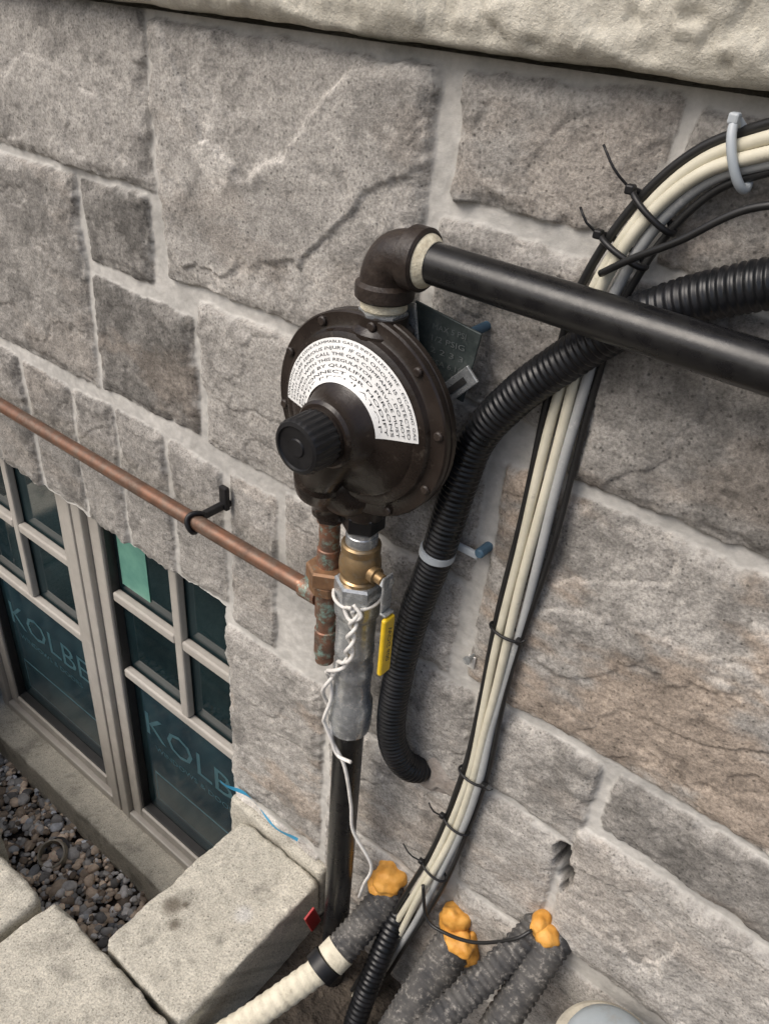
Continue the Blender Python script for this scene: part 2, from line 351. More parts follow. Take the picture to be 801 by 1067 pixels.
    if hole is not None:
        def strip(ids,flip):
            nonlocal base
            rows=4
            st=base
            for r in range(1,rows+1):
                for v in ids:
                    p=co[v].copy(); p[1]+= .085*r/rows+.003*pn(p[0]*40+p[2]*40,r*1.3,3)
                    extra.append(p); ecol.append(cc[v]*.95)
            nn=len(ids); base+=rows*nn
            def vid(r,k): return ids[k] if r==0 else st+(r-1)*nn+k
            for r in range(rows):
                for k in range(nn-1):
                    q=(vid(r,k),vid(r,k+1),vid(r+1,k+1),vid(r+1,k)); ef.append(q if flip else q[::-1])
        ih=int(round((hole[1]-x0)/step)); jh=int(round((hole[3]-z0)/step)); il=max(0,int(round((hole[0]-x0)/step)))
        strip([i*nz+jh for i in range(il,ih+1)],True)
        strip([ih*nz+j for j in range(0,jh+1)],False)
    if extra:
        co=np.concatenate([co,np.array(extra)]); cc=np.concatenate([cc,np.array(ecol)]); F=np.concatenate([F,np.array(ef)]); al=np.concatenate([al,np.ones(len(extra))])
    me=bpy.data.meshes.new(name)
    me.vertices.add(len(co)); me.vertices.foreach_set("co",co.ravel())
    me.loops.add(len(F)*4); me.loops.foreach_set("vertex_index",F.ravel().astype(np.int32))
    me.polygons.add(len(F)); me.polygons.foreach_set("loop_start",np.arange(0,len(F)*4,4,dtype=np.int32))
    me.polygons.foreach_set("use_smooth",np.ones(len(F),bool))
    me.update(calc_edges=True); me.validate()
    me.materials.append(M['stone'])
    ob=link(bpy.data.objects.new(name,me),parent); setcol(ob,cc,al); return ob
field("stone_face",-1.6,.5,-.15,1.246,.0022,STN,HOLE,wall)
def rnd_stones(x0,x1,z0,z1,seed):
    r=random.Random(seed); out=[]; z=z0
    while z<z1-.05:
        h=r.choice([.12,.17,.24]); h=min(h,z1-z); x=x0
        while x<x1-.05:
            w=min(r.uniform(.18,.5),x1-x)
            out.append((x+.006,x+w-.006,z+.006,z+h-.006,r.uniform(.2,.27),r.choice([0,.1,.2]),r.uniform(0,.4),.8)); x+=w
        z+=h
    return out
field("stone_face_west",-4.0,-1.6,.484,1.246,.012,rnd_stones(-4,-1.6,.484,1.246,1),None,wall)
field("stone_face_west_base",-4.0,-1.753,-.75,.484,.012,rnd_stones(-4,-1.753,-.75,.484,4),None,wall)
field("stone_face_east",.5,3.2,-.15,1.246,.012,rnd_stones(.5,3.2,-.15,1.246,2),None,wall)
field("stone_face_upper",-4.0,3.2,1.40,3.0,.016,rnd_stones(-4,3.2,1.40,3.0,3),None,wall)
box("wall_core_upper",(-.4,.20,1.95),(7.2,.30,2.1),M['concrete'],wall,0)
box("wall_core_east",(1.235,.20,.2),(3.93,.30,1.39),M['concrete'],wall,0)
box("wall_core_base",(-.4,.24,-.70),(7.2,.30,.40),M['concrete'],wall,0)
box("room_back",(-1.3,.6,.2),(1.5,.02,1.9),M['sash'],wall,0)
# ---------------------------------------------------------------- ledge
def ledge():
    x0,x1=-3.9,3.1
    prof=[(.020,1.2515),(-.004,1.2518),(-.024,1.252)]
    prof+= [(-.029,1.256),(-.031,1.266)]
    zz=1.266
    while zz<1.385: zz+=.004; prof.append((-.032-.004*math.sin((zz-1.26)*20),zz))
    prof+=[(-.026,1.395),(-.012,1.402),(.03,1.41)]
    P=[]
    for a,b in zip(prof,prof[1:]):
        n=max(1,int(math.hypot(b[0]-a[0],b[1]-a[1])/.003))
        for i in range(n): P.append((a[0]+(b[0]-a[0])*i/n,a[1]+(b[1]-a[1])*i/n))
    P.append(prof[-1])
    xs=np.concatenate([np.arange(x0,-1.2,.03),np.arange(-1.2,.3,.003),np.arange(.3,x1,.03)])
    Y=np.array([p[0] for p in P]);Zq=np.array([p[1] for p in P]); Xg,Yg=np.meshgrid(xs,Y,indexing='ij'); _,Zg=np.meshgrid(xs,Zq,indexing='ij')
    fr=ss(1.253,1.266,Zg)*(1-ss(1.385,1.40,Zg))
    n=fbm(Xg*7,Zg*10,4,71,.55); q=n*1.8; f=q-np.floor(q); t=np.floor(q)+ss(0,.2,f)+.4*f
    Yg=Yg-fr*(.0042*t+.003*n+.0018*fbm(Xg*40,Zg*40,4,73,.65))
    Zg=Zg-np.exp(-((Zg-1.253)/.006)**2)*(Yg<0)*(.0022*fbm(Xg*12,Xg*0,4,75))
    co=np.stack([Xg,Yg,Zg],-1).reshape(-1,3); nn=len(P)
    F=[(i*nn+j,(i+1)*nn+j,(i+1)*nn+j+1,i*nn+j+1) for i in range(len(xs)-1) for j in range(nn-1)]
    o=mkmesh("limestone_ledge",co,F,M['ledge'])
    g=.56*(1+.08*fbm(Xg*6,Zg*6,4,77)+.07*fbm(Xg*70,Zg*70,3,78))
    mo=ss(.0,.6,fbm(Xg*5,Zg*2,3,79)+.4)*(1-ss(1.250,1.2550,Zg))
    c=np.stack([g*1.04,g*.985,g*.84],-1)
    c=c*(1-.80*mo[...,None])+np.array([.05,.06,.035])*.80*mo[...,None]  # underside tinted dark green: moss plus the shadow gap painted in
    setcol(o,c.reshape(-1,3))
ledge()
# ---------------------------------------------------------------- windows
def window(name,xa,xb,text):
    g=group(name); yf=.050
    zb,zt=-.500,.60
    st=.066
    def rail(n,x0,x1,z0,z1,y0,dep,m=M['frame'],bev=.004):
        box(n,((x0+x1)/2,y0+dep/2,(z0+z1)/2),(x1-x0,dep,z1-z0),m,g,bev)
    rail("jamb_left",xa,xa+.030,zb,zt,yf-.006,.06); rail("jamb_right",xb-.030,xb,zb,zt,yf-.006,.06)
    rail("sill_rail",xa+.0302,xb-.0302,zb,zb+.028,yf-.006,.06)
    rail("sash_stile_left",xa+.032,xa+st,zb+.030,zt,yf+.006,.04); rail("sash_stile_right",xb-st,xb-.032,zb+.030,zt,yf+.006,.04)
    rail("sash_bottom",xa+st+.0003,xb-st-.0003,zb+.030,zb+.062,yf+.006,.04)
    rail("glazing_bead_left",xa+st,xa+st+.006,zb+.062,zt,yf+.012,.02,M['sash'],.001); rail("glazing_bead_right",xb-st-.006,xb-st,zb+.062,zt,yf+.012,.02,M['sash'],.001)
    rail("glazing_bead_bottom",xa+st+.006,xb-st-.006,zb+.062,zb+.069,yf+.012,.02,M['sash'],.001)
    xm=(xa+xb)/2; gw=.022
    rail("muntin_vertical",xm-gw/2,xm+gw/2,.022+gw/2,zt,yf+.012,.018)
    for k,zz in enumerate((.231,.022)):
        rail("muntin_a_%d"%k,xa+st+.006,(xm-gw/2-.0003 if zz>.1 else xb-st-.006),zz-gw/2,zz+gw/2,yf+.0118,.018)
        if zz>.1: rail("muntin_b_%d"%k,xm+gw/2+.0003,xb-st-.006,zz-gw/2,zz+gw/2,yf+.0118,.018)
    box("glass",(xm,yf+.034,.05),(xb-xa-2*st+.01,.004,1.1),M['glass'],g,0)
    fy=yf+.0312
    box("protective_film",(xm+.01,fy,-.215),(xb-xa-2*st-.04,.0008,.40),M['film'],g,0)
    tw=xb-xa-2*st-.07
    text_mesh("film_lettering","KOLBE",.10,M['filmtext'],g,lambda x,y:(xa+st+.035+x,fy-.0010,-.155+y*1.0),fit=tw)
    text_mesh("film_lettering_small","WINDOWS & DOORS",.022,M['filmtext'],g,lambda x,y:(xa+st+.06+x,fy-.0010,-.195+y),fit=tw*.8)
    box("film_band",(xm+.01,fy-.0006,-.33),(tw,.0004,.10),M['filmtext'],g,0)
    box("film_band_inner",(xm+.01,fy-.0012,-.33),(tw-.008,.0004,.092),M['film'],g,0)
    return g
w1=window("casement_window",-1.212,-.676,1); w2=window("casement_window",-1.752,-1.218,2)
box("green_reflection",(-1.085,.0805,.335),(.085,.001,.15),M['greenrefl'],w1,0)  # painted reflection: a green sheet just in front of the glass
lg=group("concrete_window_ledge")
def rough_box(name,c,s,m,parent,res=.008,amp=.003,round_=.008,colf=None,seed=0,fine=True):
    """subdivided block, rounded arrises, rough faces"""
    import bmesh
    bm=bmesh.new()
    V={}
    n=[max(2,int(s[i]/res)) for i in range(3)]
    def vid(p):
        k=tuple(int(q) for q in p)
        if k not in V: V[k]=bm.verts.new([(k[i]/n[i]-.5)*s[i] for i in range(3)])
        return V[k]
    for ax in range(3):
        a,b=(ax+1)%3,(ax+2)%3
        for side in(0,n[ax]):
            for i in range(n[a]):
                for j in range(n[b]):
                    q=[]
                    for (di,dj) in((0,0),(1,0),(1,1),(0,1)):
                        p=[0,0,0];p[ax]=side;p[a]=i+di;p[b]=j+dj;q.append(vid(p))
                    if side==0:q.reverse()
                    bm.faces.new(q)
    me=bpy.data.meshes.new(name); bm.to_mesh(me); bm.free()
    co=np.zeros(len(me.vertices)*3); me.vertices.foreach_get("co",co); co=co.reshape(-1,3)
    h=np.array(s)/2; r=round_*(1+1.1*fbm(co[:,0]*16+seed,co[:,1]*16+co[:,2]*9,4,seed,.6))
    r=np.clip(r,.001,None)[:,None]
    inner=np.clip(co,-(h-r),(h-r)); dv=co-inner; L=np.linalg.norm(dv,axis=1,keepdims=True); nrm=np.where(L>1e-9,dv/np.maximum(L,1e-9),0)
    co2=inner+nrm*np.minimum(L,r)
    a=fbm(co[:,0]*10+seed*3,co[:,1]*10+co[:,2]*8,4,seed+5); b=fbm(co[:,0]*70,co[:,1]*70+co[:,2]*63,3,seed+9)
    co2=co2+nrm*((a*amp+b*amp*.35)[:,None])
    co2=co2+np.array(c)
    me.vertices.foreach_set("co",co2.ravel()); me.update()
    me.polygons.foreach_set("use_smooth",[True]*len(me.polygons)); me.materials.append(m)
    ob=link(bpy.data.objects.new(name,me),parent)
    if colf is not None: setcol(ob,colf(co2,seed))
    return ob
def pavcol(co,seed):
    x,y,z=co[:,0],co[:,1],co[:,2]
    g=.50*(1+.12*fbm(x*7+seed,y*7+z*6,4,81)+.12*fbm(x*60,y*60+z*57,4,83,.65))
    st=ss(.20,.70,fbm(x*16+seed*2,y*16+z*14,5,85,.62))*.28
    g=g*(1-st)
    c=np.stack([g*1.05,g*.99,g*.84],-1)
    for (sx_,sy_,rr) in((-.655,-.205,.016),(-.628,-.222,.010),(-.640,-.19,.006)):
        w=np.exp(-(((x-sx_)**2+(y-sy_)**2)/rr**2)**2)*(z>.0); c=c*(1-.72*w[:,None])+np.array([.07,.05,.03])*.72*w[:,None]
    w=np.exp(-(((x+.56)**2+(y+.14)**2)/.014**2)**2)*(z>0)*.5; c=c*(1-w[:,None])+.62*w[:,None]
    return c
rough_box("ledge_slab",(-1.38,.028,-.56),(1.35,.105,.12),M['paver'],lg,.010,.002,.005,pavcol,3)
# ---------------------------------------------------------------- retaining blocks
rb=group("retaining_wall_blocks")
rough_box("block_a",(-.598,-.164,-.055),(.184,.292,.17),M['paver'],rb,.0042,.0024,.008,pavcol,1)
rough_box("block_b",(-.660,-.545,-.055),(.290,.455,.17),M['paver'],rb,.0050,.0024,.010,pavcol,2)
rough_box("block_c",(-.895,-.545,-.057),(.145,.43,.17),M['paver'],rb,.008,.0028,.012,pavcol,4)
rough_box("block_d",(-1.125,-.52,-.056),(.28,.43,.17),M['paver'],rb,.009,.0028,.012,pavcol,5)
rough_box("block_e",(-1.46,-.52,-.056),(.36,.43,.17),M['paver'],rb,.014,.0028,.012,pavcol,6)
rough_box("block_f",(-1.78,-.52,-.055),(.25,.43,.17),M['paver'],rb,.016,.0028,.012,pavcol,8)
rough_box("block_end",(-1.85,-.145,-.055),(.15,.28,.17),M['paver'],rb,.016,.0028,.012,pavcol,9)
for k,zc in enumerate((-.235,-.415,-.595)):
    rough_box("course_a_%d"%k,(-.60,-.16,zc),(.19,.30,.17),M['paver'],rb,.014,.0035,.012,pavcol,7+k)
    rough_box("course_b_%d"%k,(-1.21,-.53,zc),(1.42,.42,.17),M['paver'],rb,.02,.0035,.012,pavcol,11+k)
    rough_box("course_c_%d"%k,(-1.85,-.145,zc),(.15,.28,.17),M['paver'],rb,.016,.0035,.012,pavcol,15+k)
# ---------------------------------------------------------------- ground
gr=group("ground")
def sheet(name,x0,x1,y0,y1,z,m,parent,n=2,amp=0):
    xs=np.linspace(x0,x1,n);ys=np.linspace(y0,y1,n);V=[(x,y,z+(amp*float(pn(x*7,y*7,5)) if amp else 0)) for x in xs for y in ys]
    F=[(i*n+j,(i+1)*n+j,(i+1)*n+j+1,i*n+j+1) for i in range(n-1) for j in range(n-1)]
    return mkmesh(name,V,F,m,parent)
sheet("soil_front",-60,60,-120,-.74,-.02,M['soil'],gr)
sheet("soil_bed",-.51,60,-.76,.08,-.10,M['soil'],gr,60,.02)
sheet("soil_outer",-60,-1.90,-.76,.3,-.03,M['soil'],gr)
sheet("well_floor",-1.95,-.50,-.4,.1,-.625,M['soil'],gr)
def gravel():
    import bmesh
    bm=bmesh.new(); bmesh.ops.create_icosphere(bm,subdivisions=2,radius=1)
    base=np.array([v.co[:] for v in bm.verts]); fc=np.array([[v.index for v in f.verts] for f in bm.faces]); bm.free()
    R=np.random.RandomState(11); V=[];F=[];C=[];n=0
    for i in range(3400):
        x=R.uniform(-1.80,-.68);y=R.uniform(-.335,-.02); s=R.choice([.006,.008,.011,.016],p=[.28,.34,.26,.12])*R.uniform(.8,1.25)
        z=-.613+R.uniform(0,.018)
        sc=np.array([1,R.uniform(.6,.95),R.uniform(.4,.7)])*s
        b=base*(1+.16*np.sin(base[:,[1,2,0]]*R.uniform(1.5,3)+R.rand()*6))*sc
        a=R.rand()*6.28;t=(R.rand()-.5)*1.0
        Rm=np.array(Matrix.Rotation(a,3,'Z')@Matrix.Rotation(t,3,'X'))
        V.append(b@Rm.T+np.array([x,y,z])); F.append(fc+n); n+=len(base)
        g=R.choice([.17,.28,.42,.58,.75],p=[.14,.24,.30,.20,.12])*R.uniform(.8,1.2); tint=R.choice([0,1,2],p=[.45,.45,.1])
        c=np.array([[g,g*.98,g*.95],[g*1.15,g*.93,g*.72],[g*.95,g,g*1.06]][tint]); C.append(np.tile(c,(len(base),1)))
    o=mkmesh("gravel",np.concatenate(V),np.concatenate(F),M['pebble']); setcol(o,np.concatenate(C))
gravel()
dr=group("drain_pipe")
lathe("pipe_mouth",(-1.31,-.09,-.63),(.25,-.45,1),[(.034,0),(.034,.058),(.030,.059),(.030,.0)],M['beige'],dr)
lathe("pipe_inside",(-1.31,-.09,-.600),(.25,-.45,1),[(.030,0),(.030,.002)],M['sash'],dr)
# ---------------------------------------------------------------- gas regulator
YR=-.065
reg=group("gas_regulator")
C0=(-.430,0,.946)
lathe("diaphragm_housing",C0,(0,-1,0),[(.028,.034),(.034,.046),(.078,.060),(.090,.066),(.100,.068),(.1015,.070),(.1015,.0755),(.0998,.0765),(.0998,.0775),(.1015,.0785),(.1015,.084),(.100,.086),(.089,.0865),(.0865,.088),(.0845,.093),(.078,.0965),(.074,.0968),(.072,.0985),(.058,.1025),(.046,.107),(.040,.112),(.0365,.120),(.0335,.124),(.0325,.132),(.030,.135),(.0,.135)],M['brown'],reg,96)
lathe("vent_neck",C0,(0,-1,0),[(.027,.134),(.027,.139)],M['brown'],reg,48)
lathe("adjusting_cap",C0,(0,-1,0),[(.0235,.138),(.0262,.1385),(.0262,.165),(.0245,.1685),(.021,.1695),(.020,.1675),(.009,.1670),(.008,.1685),(.0,.1685)],M['blackplastic'],reg,96,knurl=(.1384,.1652,.018))
for k in range(10):
    a=2*math.pi*(k+.3)/10
    p=(C0[0]+.0945*math.cos(a),-.086,C0[2]+.0945*math.sin(a))
    lathe("rim_screw_%d"%k,p,(0,-1,0),[(.0046,-.001),(.0046,.0025),(.0034,.0038),(0,.0038)],M['castiron'],reg,12)
tube("outlet_casting",[(-.432,-.104,.935),(-.452,-.103,.895),(-.468,-.092,.860),(-.474,-.074,.835),(-.474,-.066,.812)],lambda t:.031-.013*t+(.003 if .45<t<.62 else 0),M['brown'],reg,28,.002)
lathe("outlet_collar",(-.474,-.0655,.822),(0,0,-1),[(.019,-.006),(.0215,-.003),(.0215,.012),(.018,.015)],M['brown'],reg,28)
blob("body_casting",(-.448,-.074,.862),(.040,.030,.034),M['brown'],reg,.08,30,4,2)
tube("inlet_casting",[(-.431,-.060,.90),(-.431,-.064,.86),(-.431,YR,.828)],lambda t:.028-.006*t,M['brown'],reg,28,.002)
lathe("top_port",(-.424,YR,1.020),(0,0,1),[(.030,0),(.029,.012),(.0235,.017),(.0235,.026)],M['brown'],reg,32)
blob("loading_neck",(-.424,-.070,1.010),(.030,.022,.024),M['brown'],reg,.06,30,3,4)
def arc_label():
    V=[];F=[];n=60
    a0,a1=math.radians(182),math.radians(6)
    rs=[.0425,.044,.050,.056,.062,.068,.072,.0765,.0795]
    def dome(r): 
        P=[(.0365,.120),(.040,.112),(.046,.107),(.058,.1025),(.072,.0985),(.074,.0968),(.078,.0965),(.0845,.093)]
        for (r0,h0),(r1,h1) in zip(P,P[1:]):
            if r0<=r<=r1: return h0+(h1-h0)*(r-r0)/(r1-r0)
        return .0968
    for i in range(n+1):
        a=a0+(a1-a0)*i/n
        for r in rs:
            V.append((C0[0]+r*math.cos(a),-dome(r)-.0007,C0[2]+r*math.sin(a)))
    m=len(rs)
    for i in range(n):
        for j in range(m-1): F.append((i*m+j,i*m+j+1,(i+1)*m+j+1,(i+1)*m+j))
    mkmesh("warning_label",V,F,M['label'],reg)
    lines=[(.0752,"WARNING  EXPLOSIVE-FLAMMABLE GAS IS INSTALLED HERE - ESCAPING GAS"),(.0702,"CAN CAUSE SERIOUS INJURY  IF GAS ODOUR IS DETECTED"),(.0652,"SHUT OFF AND CALL THE GAS COMPANY - DO NOT"),(.0602,"TAMPER WITH THIS REGULATOR  SERVICE MUST"),(.0552,"BE DONE BY QUALIFIED PERSONS"),(.0502,"DISCONNECT OR MODIFY"),(.0455,"THIS REGULATOR")]
    for k,(r,t) in enumerate(lines):
        L=abs(a1-a0)*r-.006
        def fn(x,y,r=r):
            a=a0-(x+.003)/r; rr=r+y; return (C0[0]+rr*math.cos(a),-dome(rr)-.0012,C0[2]+rr*math.sin(a))
        text_mesh("label_text_%d"%k,t,.0037,M['ink'],reg,fn,fit=L)
arc_label()
# ---------------------------------------------------------------- horizontal gas pipe + elbow
gp=group("black_gas_pipe")
XE=-.424; ZP=1.101
tube("elbow_body",[(XE,YR,1.062),(XE,YR,1.078),(XE+.006,YR,1.092),(XE+.016,YR,1.099),(XE+.034,YR,ZP)],.0225,M['castiron'],gp,32,.002)
lathe("elbow_collar_down",(XE,YR,1.072),(0,0,-1),[(.0225,-.003),(.0265,0),(.0265,.011),(.0245,.013),(.018,.013)],M['castiron'],gp,40)
lathe("elbow_collar_side",(XE+.026,YR,ZP),(1,0,0),[(.0225,-.003),(.0265,0),(.0265,.013),(.0245,.015),(.018,.015)],M['castiron'],gp,40)
lathe("sealant_side",(XE+.040,YR,ZP),(1,0,0),[(.0230,0),(.0220,.003),(.0178,.009)],M['dope'],gp,32)
lathe("pipe",(XE+.040,YR,ZP),(1,0,-.01),[(.0172,0),(.0172,1.9)],M['blackiron'],gp,40)
lathe("nipple_down",(XE,YR,1.060),(0,0,-1),[(.0175,0),(.0210,.002),(.0210,.009),(.0185,.011),(.0185,.014)],M['dope'],gp,32)
hexn("nipple_hex",(XE,YR,1.0490),(0,0,-1),.0225,.007,M['galv'],gp)
# ---------------------------------------------------------------- riser
rs_=group("gas_riser_pipe"); XR=-.431
lathe("lower_pipe",(XR,YR,.505),(0,0,-1),[(.0195,0),(.0195,.62)],M['blackiron'],rs_,36)
lathe("galvanised_sleeve",(XR,YR,.700),(0,0,-1),[(.016,-.02),(.0255,-.016),(.0262,-.004),(.0255,.004),(.0235,.007),(.0228,.02),(.0228,.055),(.0236,.057),(.0236,.062),(.0228,.064),(.0228,.085),(.0240,.090),(.0240,.098),(.0228,.102),(.0228,.140),(.0268,.147),(.0272,.182),(.0255,.193),(.020,.196)],M['galv'],rs_,40)
hexn("sleeve_nut",(XR,YR,.742),(0,0,-1),.0275,.024,M['galv'],rs_)
hexn("inlet_bush",(XR,YR,.833),(0,0,-1),.0235,.022,M['blackiron'],rs_)
lathe("galvanised_nipple",(XR,YR,.812),(0,0,-1),[(.0165,0),(.0165,.008),(.0175,.009),(.0175,.026),(.0165,.027),(.0165,.04)],M['galv'],rs_,32)
vl=group("ball_valve")
lathe("valve_body",(XR,YR,.792),(0,0,-1),[(.0195,0),(.0215,.002),(.0215,.010),(.019,.012),(.0225,.020),(.0235,.030),(.0225,.038),(.0195,.044),(.0215,.046),(.0215,.054),(.019,.056)],M['brass'],vl,36)
lathe("stem",(XR+.018,YR-.004,.763),(1,-.15,0),[(.0095,0),(.0095,.010),(.0065,.011),(.0065,.020),(.004,.021),(.004,.028),(0,.028)],M['brass'],vl,20)
hexn("stem_nut",(XR+.040,YR-.007,.763),(1,-.15,0),.0085,.006,M['galv'],vl)
box("handle_tang",(-.3862,YR-.009,.752),(.0025,.016,.046),M['galv'],vl,.001)
box("handle_step",(-.3832,YR-.010,.727),(.0085,.015,.003),M['galv'],vl,.001)
box("handle_sleeve",(-.3795,YR-.011,.683),(.0065,.0185,.082),M['yellow'],vl,.003,segs=3)
text_mesh("handle_marking","WOG 600",.009,M['ink'],vl,lambda x,y:(-.3795+.0036,YR-.0075-y*1,.712-x),fit=.050)
# ---------------------------------------------------------------- copper
cp=group("copper_gas_line"); XC=-.476
tube("long_pipe",[(-2.6,-.046,.660),(-1.201,-.050,.667),(-.716,-.056,.674),(-.50,-.064,.684)],.0108,M['copper'],cp,24,.02)
lathe("branch_socket",(-.515,-.0637,.6835),(1,-.03,.04),[(.0112,0),(.0132,.001),(.0132,.028)],M['coppergreen'],cp,24)
lathe("tee_body",(XC,-.0652,.725),(0,0,-1),[(.0128,0),(.0138,.001),(.0138,.062),(.0128,.063)],M['coppergreen'],cp,28)
lathe("stub_cap",(XC,-.0652,.664),(0,0,-1),[(.0116,0),(.0116,.022),(.0134,.023),(.0134,.060),(.0115,.063),(.0115,.074),(0,.077)],M['coppergreen'],cp,28)
lathe("upper_pipe",(XC,-.0652,.812),(0,0,-1),[(.0145,0),(.0145,.014),(.0118,.016),(.0118,.05),(.0132,.051),(.0132,.075)],M['coppergreen'],cp,28)
hexn("union_nut_big",(XC,-.0660,.738),(0,0,-1),.0250,.022,M['unionbrass'],cp)
hexn("union_nut_small",(XC,-.0660,.716),(0,0,-1),.0210,.014,M['unionbrass'],cp,8)
hexn("outlet_adapter",(XC,-.0652,.812),(0,0,-1),.0175,.012,M['castiron'],cp)
cl=group("pipe_clip")
ring=[Vector((-.716+.004*math.sin(a*2),-.056+.0140*math.cos(a),.674+.0140*math.sin(a))) for a in np.linspace(0,2*math.pi,28,endpoint=False)]
tube("clip_ring",ring,.0035,M['blackplastic'],cl,8,closed=True,raw=True)
box("clip_post",(-.714,-.024,.680),(.010,.050,.010),M['blackplastic'],cl,.002)
box("clip_plate",(-.712,-.009,.692),(.014,.008,.036),M['blackplastic'],cl,.002)
# ---------------------------------------------------------------- bracket / tag plate
bk=group("regulator_bracket")
box("tag_plate",(-.383,-.030,1.012),(.074,.0025,.070),M['tagplate'],bk,.001,rot=(math.radians(8),'Y'))
for k,t in enumerate(("MAX 5 PSI","1/2 PSIG","2 2 3 3","CSA 6.18")):
    text_mesh("tag_text_%d"%k,t,.0075,M['tagtext'],bk,lambda x,y,k=k:(-.392+x,-.0322,1.032-.011*k+y),fit=.036)
box("strap_upper",(-.404,-.046,1.030),(.012,.003,.050),M['galv'],bk,.001,rot=(math.radians(-12),'Y'))
box("strap_arm",(-.360,-.037,.985),(.058,.003,.018),M['galv'],bk,.001,rot=(math.radians(-48),'Y'))
box("strap_slot",(-.358,-.0388,.987),(.032,.001,.006),M['sash'],bk,.0,rot=(math.radians(-48),'Y'))
box("strap_foot",(-.382,-.020,.966),(.018,.036,.003),M['galv'],bk,.001)
lathe("wall_anchor",(-.354,-.010,1.038),(0,-1,0),[(.0045,-.02),(.0045,.018),(.003,.021),(0,.021)],M['blue'],bk,12)
# ---------------------------------------------------------------- black corrugated hose
ho=group("corrugated_conduit")
HP=[(.16,-.030,1.20),(.02,-.030,1.188),(-.06,-.029,1.168),(-.128,-.028,1.141),(-.188,-.027,1.109),(-.228,-.027,1.077),(-.262,-.027,1.041),(-.299,-.028,.997),(-.331,-.028,.943),(-.344,-.029,.884),(-.356,-.030,.802),(-.375,-.034,.699),(-.382,-.042,.600),(-.381,-.045,.520),(-.370,-.036,.468),(-.356,-.012,.436),(-.352,.03,.428)]
tube("conduit",HP,.0172,M['hose'],ho,24,.0014,rib=(.0062,.0009))
blob("grout_patch",(-.336,.002,.426),(.038,.010,.030),M['grout'],ho,.3,30,4,5)
def ring_around(name,c,d,rx,rr,m,parent,w=.006):
    u,v,t=frame_from(d); c=Vector(c)
    o=lathe(name,c-t*w/2,t,[(rx,0),(rx+rr,0.0005),(rx+rr,w-.0005),(rx,w)],m,parent,28); return o
ring_around("clamp_band",(-.3575,-.030,.797),(.12,.02,1),.0170,.0022,M['greytie'],ho,.009)
box("clamp_tab",(-.332,-.014,.804),(.028,.005,.009),M['greytie'],ho,.002)
lathe("clamp_screw",(-.317,-.004,.808),(0,-1,0),[(.0055,-.02),(.0055,.011),(.004,.013),(0,.013)],M['blue'],ho,12)
# ---------------------------------------------------------------- cable bundle
cb=group("cable_bundle")
BP=[(.05,-.12,1.34),(-.03,-.085,1.285),(-.085,-.062,1.253),(-.158,-.032,1.222),(-.192,-.024,1.204),(-.219,-.020,1.174),(-.239,-.018,1.135),(-.253,-.016,1.086),(-.2575,-.014,1.027),(-.261,-.015,.952),(-.264,-.018,.855),(-.269,-.019,.741),(-.273,-.019,.608),(-.275,-.019,.489),(-.288,-.021,.361),(-.317,-.029,.200),(-.345,-.038,.06),(-.37,-.05,-.06),(-.38,-.07,-.12)]
BC=spline(BP,.006)
def cable(name,off,dy,r,m,ph,wob=1):
    P=[]; n=len(BC); s=0
    for i,p in enumerate(BC):
        t=(BC[min(i+1,n-1)]-BC[max(0,i-1)]); t.y=0; t.normalize(); nv=Vector((-t.z,0,t.x))
        s=i*.006
        o=off+wob*(.0020*math.sin(s*8+ph)+.0010*math.sin(s*21+ph*2)); y=dy+.0012*math.sin(s*13+ph*3)
        P.append(p+nv*o+Vector((0,-y,0)))
    tube(name,P,r,m,cb,12,raw=True)
cable("cable_cream_a",-.0052,.002,.0047,M['cream'],0)
cable("cable_cream_b",.0040,.004,.0047,M['cream'],1.3)
cable("cable_grey",.0124,.001,.0046,M['greycab'],2.2)
cable("cable_black_a",-.0138,-.001,.0036,M['blackcab'],.5,1.4)
cable("cable_black_b",.0195,-.001,.0030,M['blackcab'],3.2,1.4)
tube("branch_wire",[(-.247,-.030,1.118),(-.222,-.038,1.137),(-.19,-.045,1.158),(-.150,-.048,1.188),(-.10,-.05,1.20),(-.02,-.05,1.21)],.0028,M['blackcab'],cb,10,.006)
def tie(i,m,tail=1,w=.0017,rx=.0210,ry=.0095,tl=.03):
    p=BC[i]; t=(BC[i+1]-BC[i-1]).normalized(); nv=Vector((-t.z,0,t.x)).normalized(); b=t.cross(nv)
    ring=[p+Vector((0,-.003,0))+nv*.002+nv*rx*math.cos(a)+b*ry*math.sin(a) for a in np.linspace(0,2*math.pi,32,endpoint=False)]
    tube("tie",ring,w,m,cb,8,closed=True,raw=True)
    hd=p+nv*(rx*tail)+Vector((0,-.006,0))
    box("tie_head",hd,(.007,.007,.007),m,cb,.0015)
    if tl: tube("tie_tail",[hd,hd+nv*tail*tl*.5+Vector((0,-.006,.004)),hd+nv*tail*tl+Vector((0,-.004,.010))],.0011,m,cb,6)
def near(x,z): return min(range(1,len(BC)-1),key=lambda i:(BC[i].x-x)**2+(BC[i].z-z)**2)
tie(near(-.170,1.216),M['greytie'],-1,.0032,tl=0)
tie(near(-.222,1.170),M['blackplastic'],-1,w=.0024); tie(near(-.238,1.138),M['blackplastic'],-1,w=.0024,tl=.018)
tie(near(-.271,.735),M['blackplastic'],1,tl=.008,rx=.019); tie(near(-.276,.50),M['blackplastic'],1,tl=.014,rx=.019); tie(near(-.283,.40),M['blackplastic'],-1,tl=.02,rx=.019); tie(near(-.300,.29),M['blackplastic'],-1,tl=.03,rx=.019)
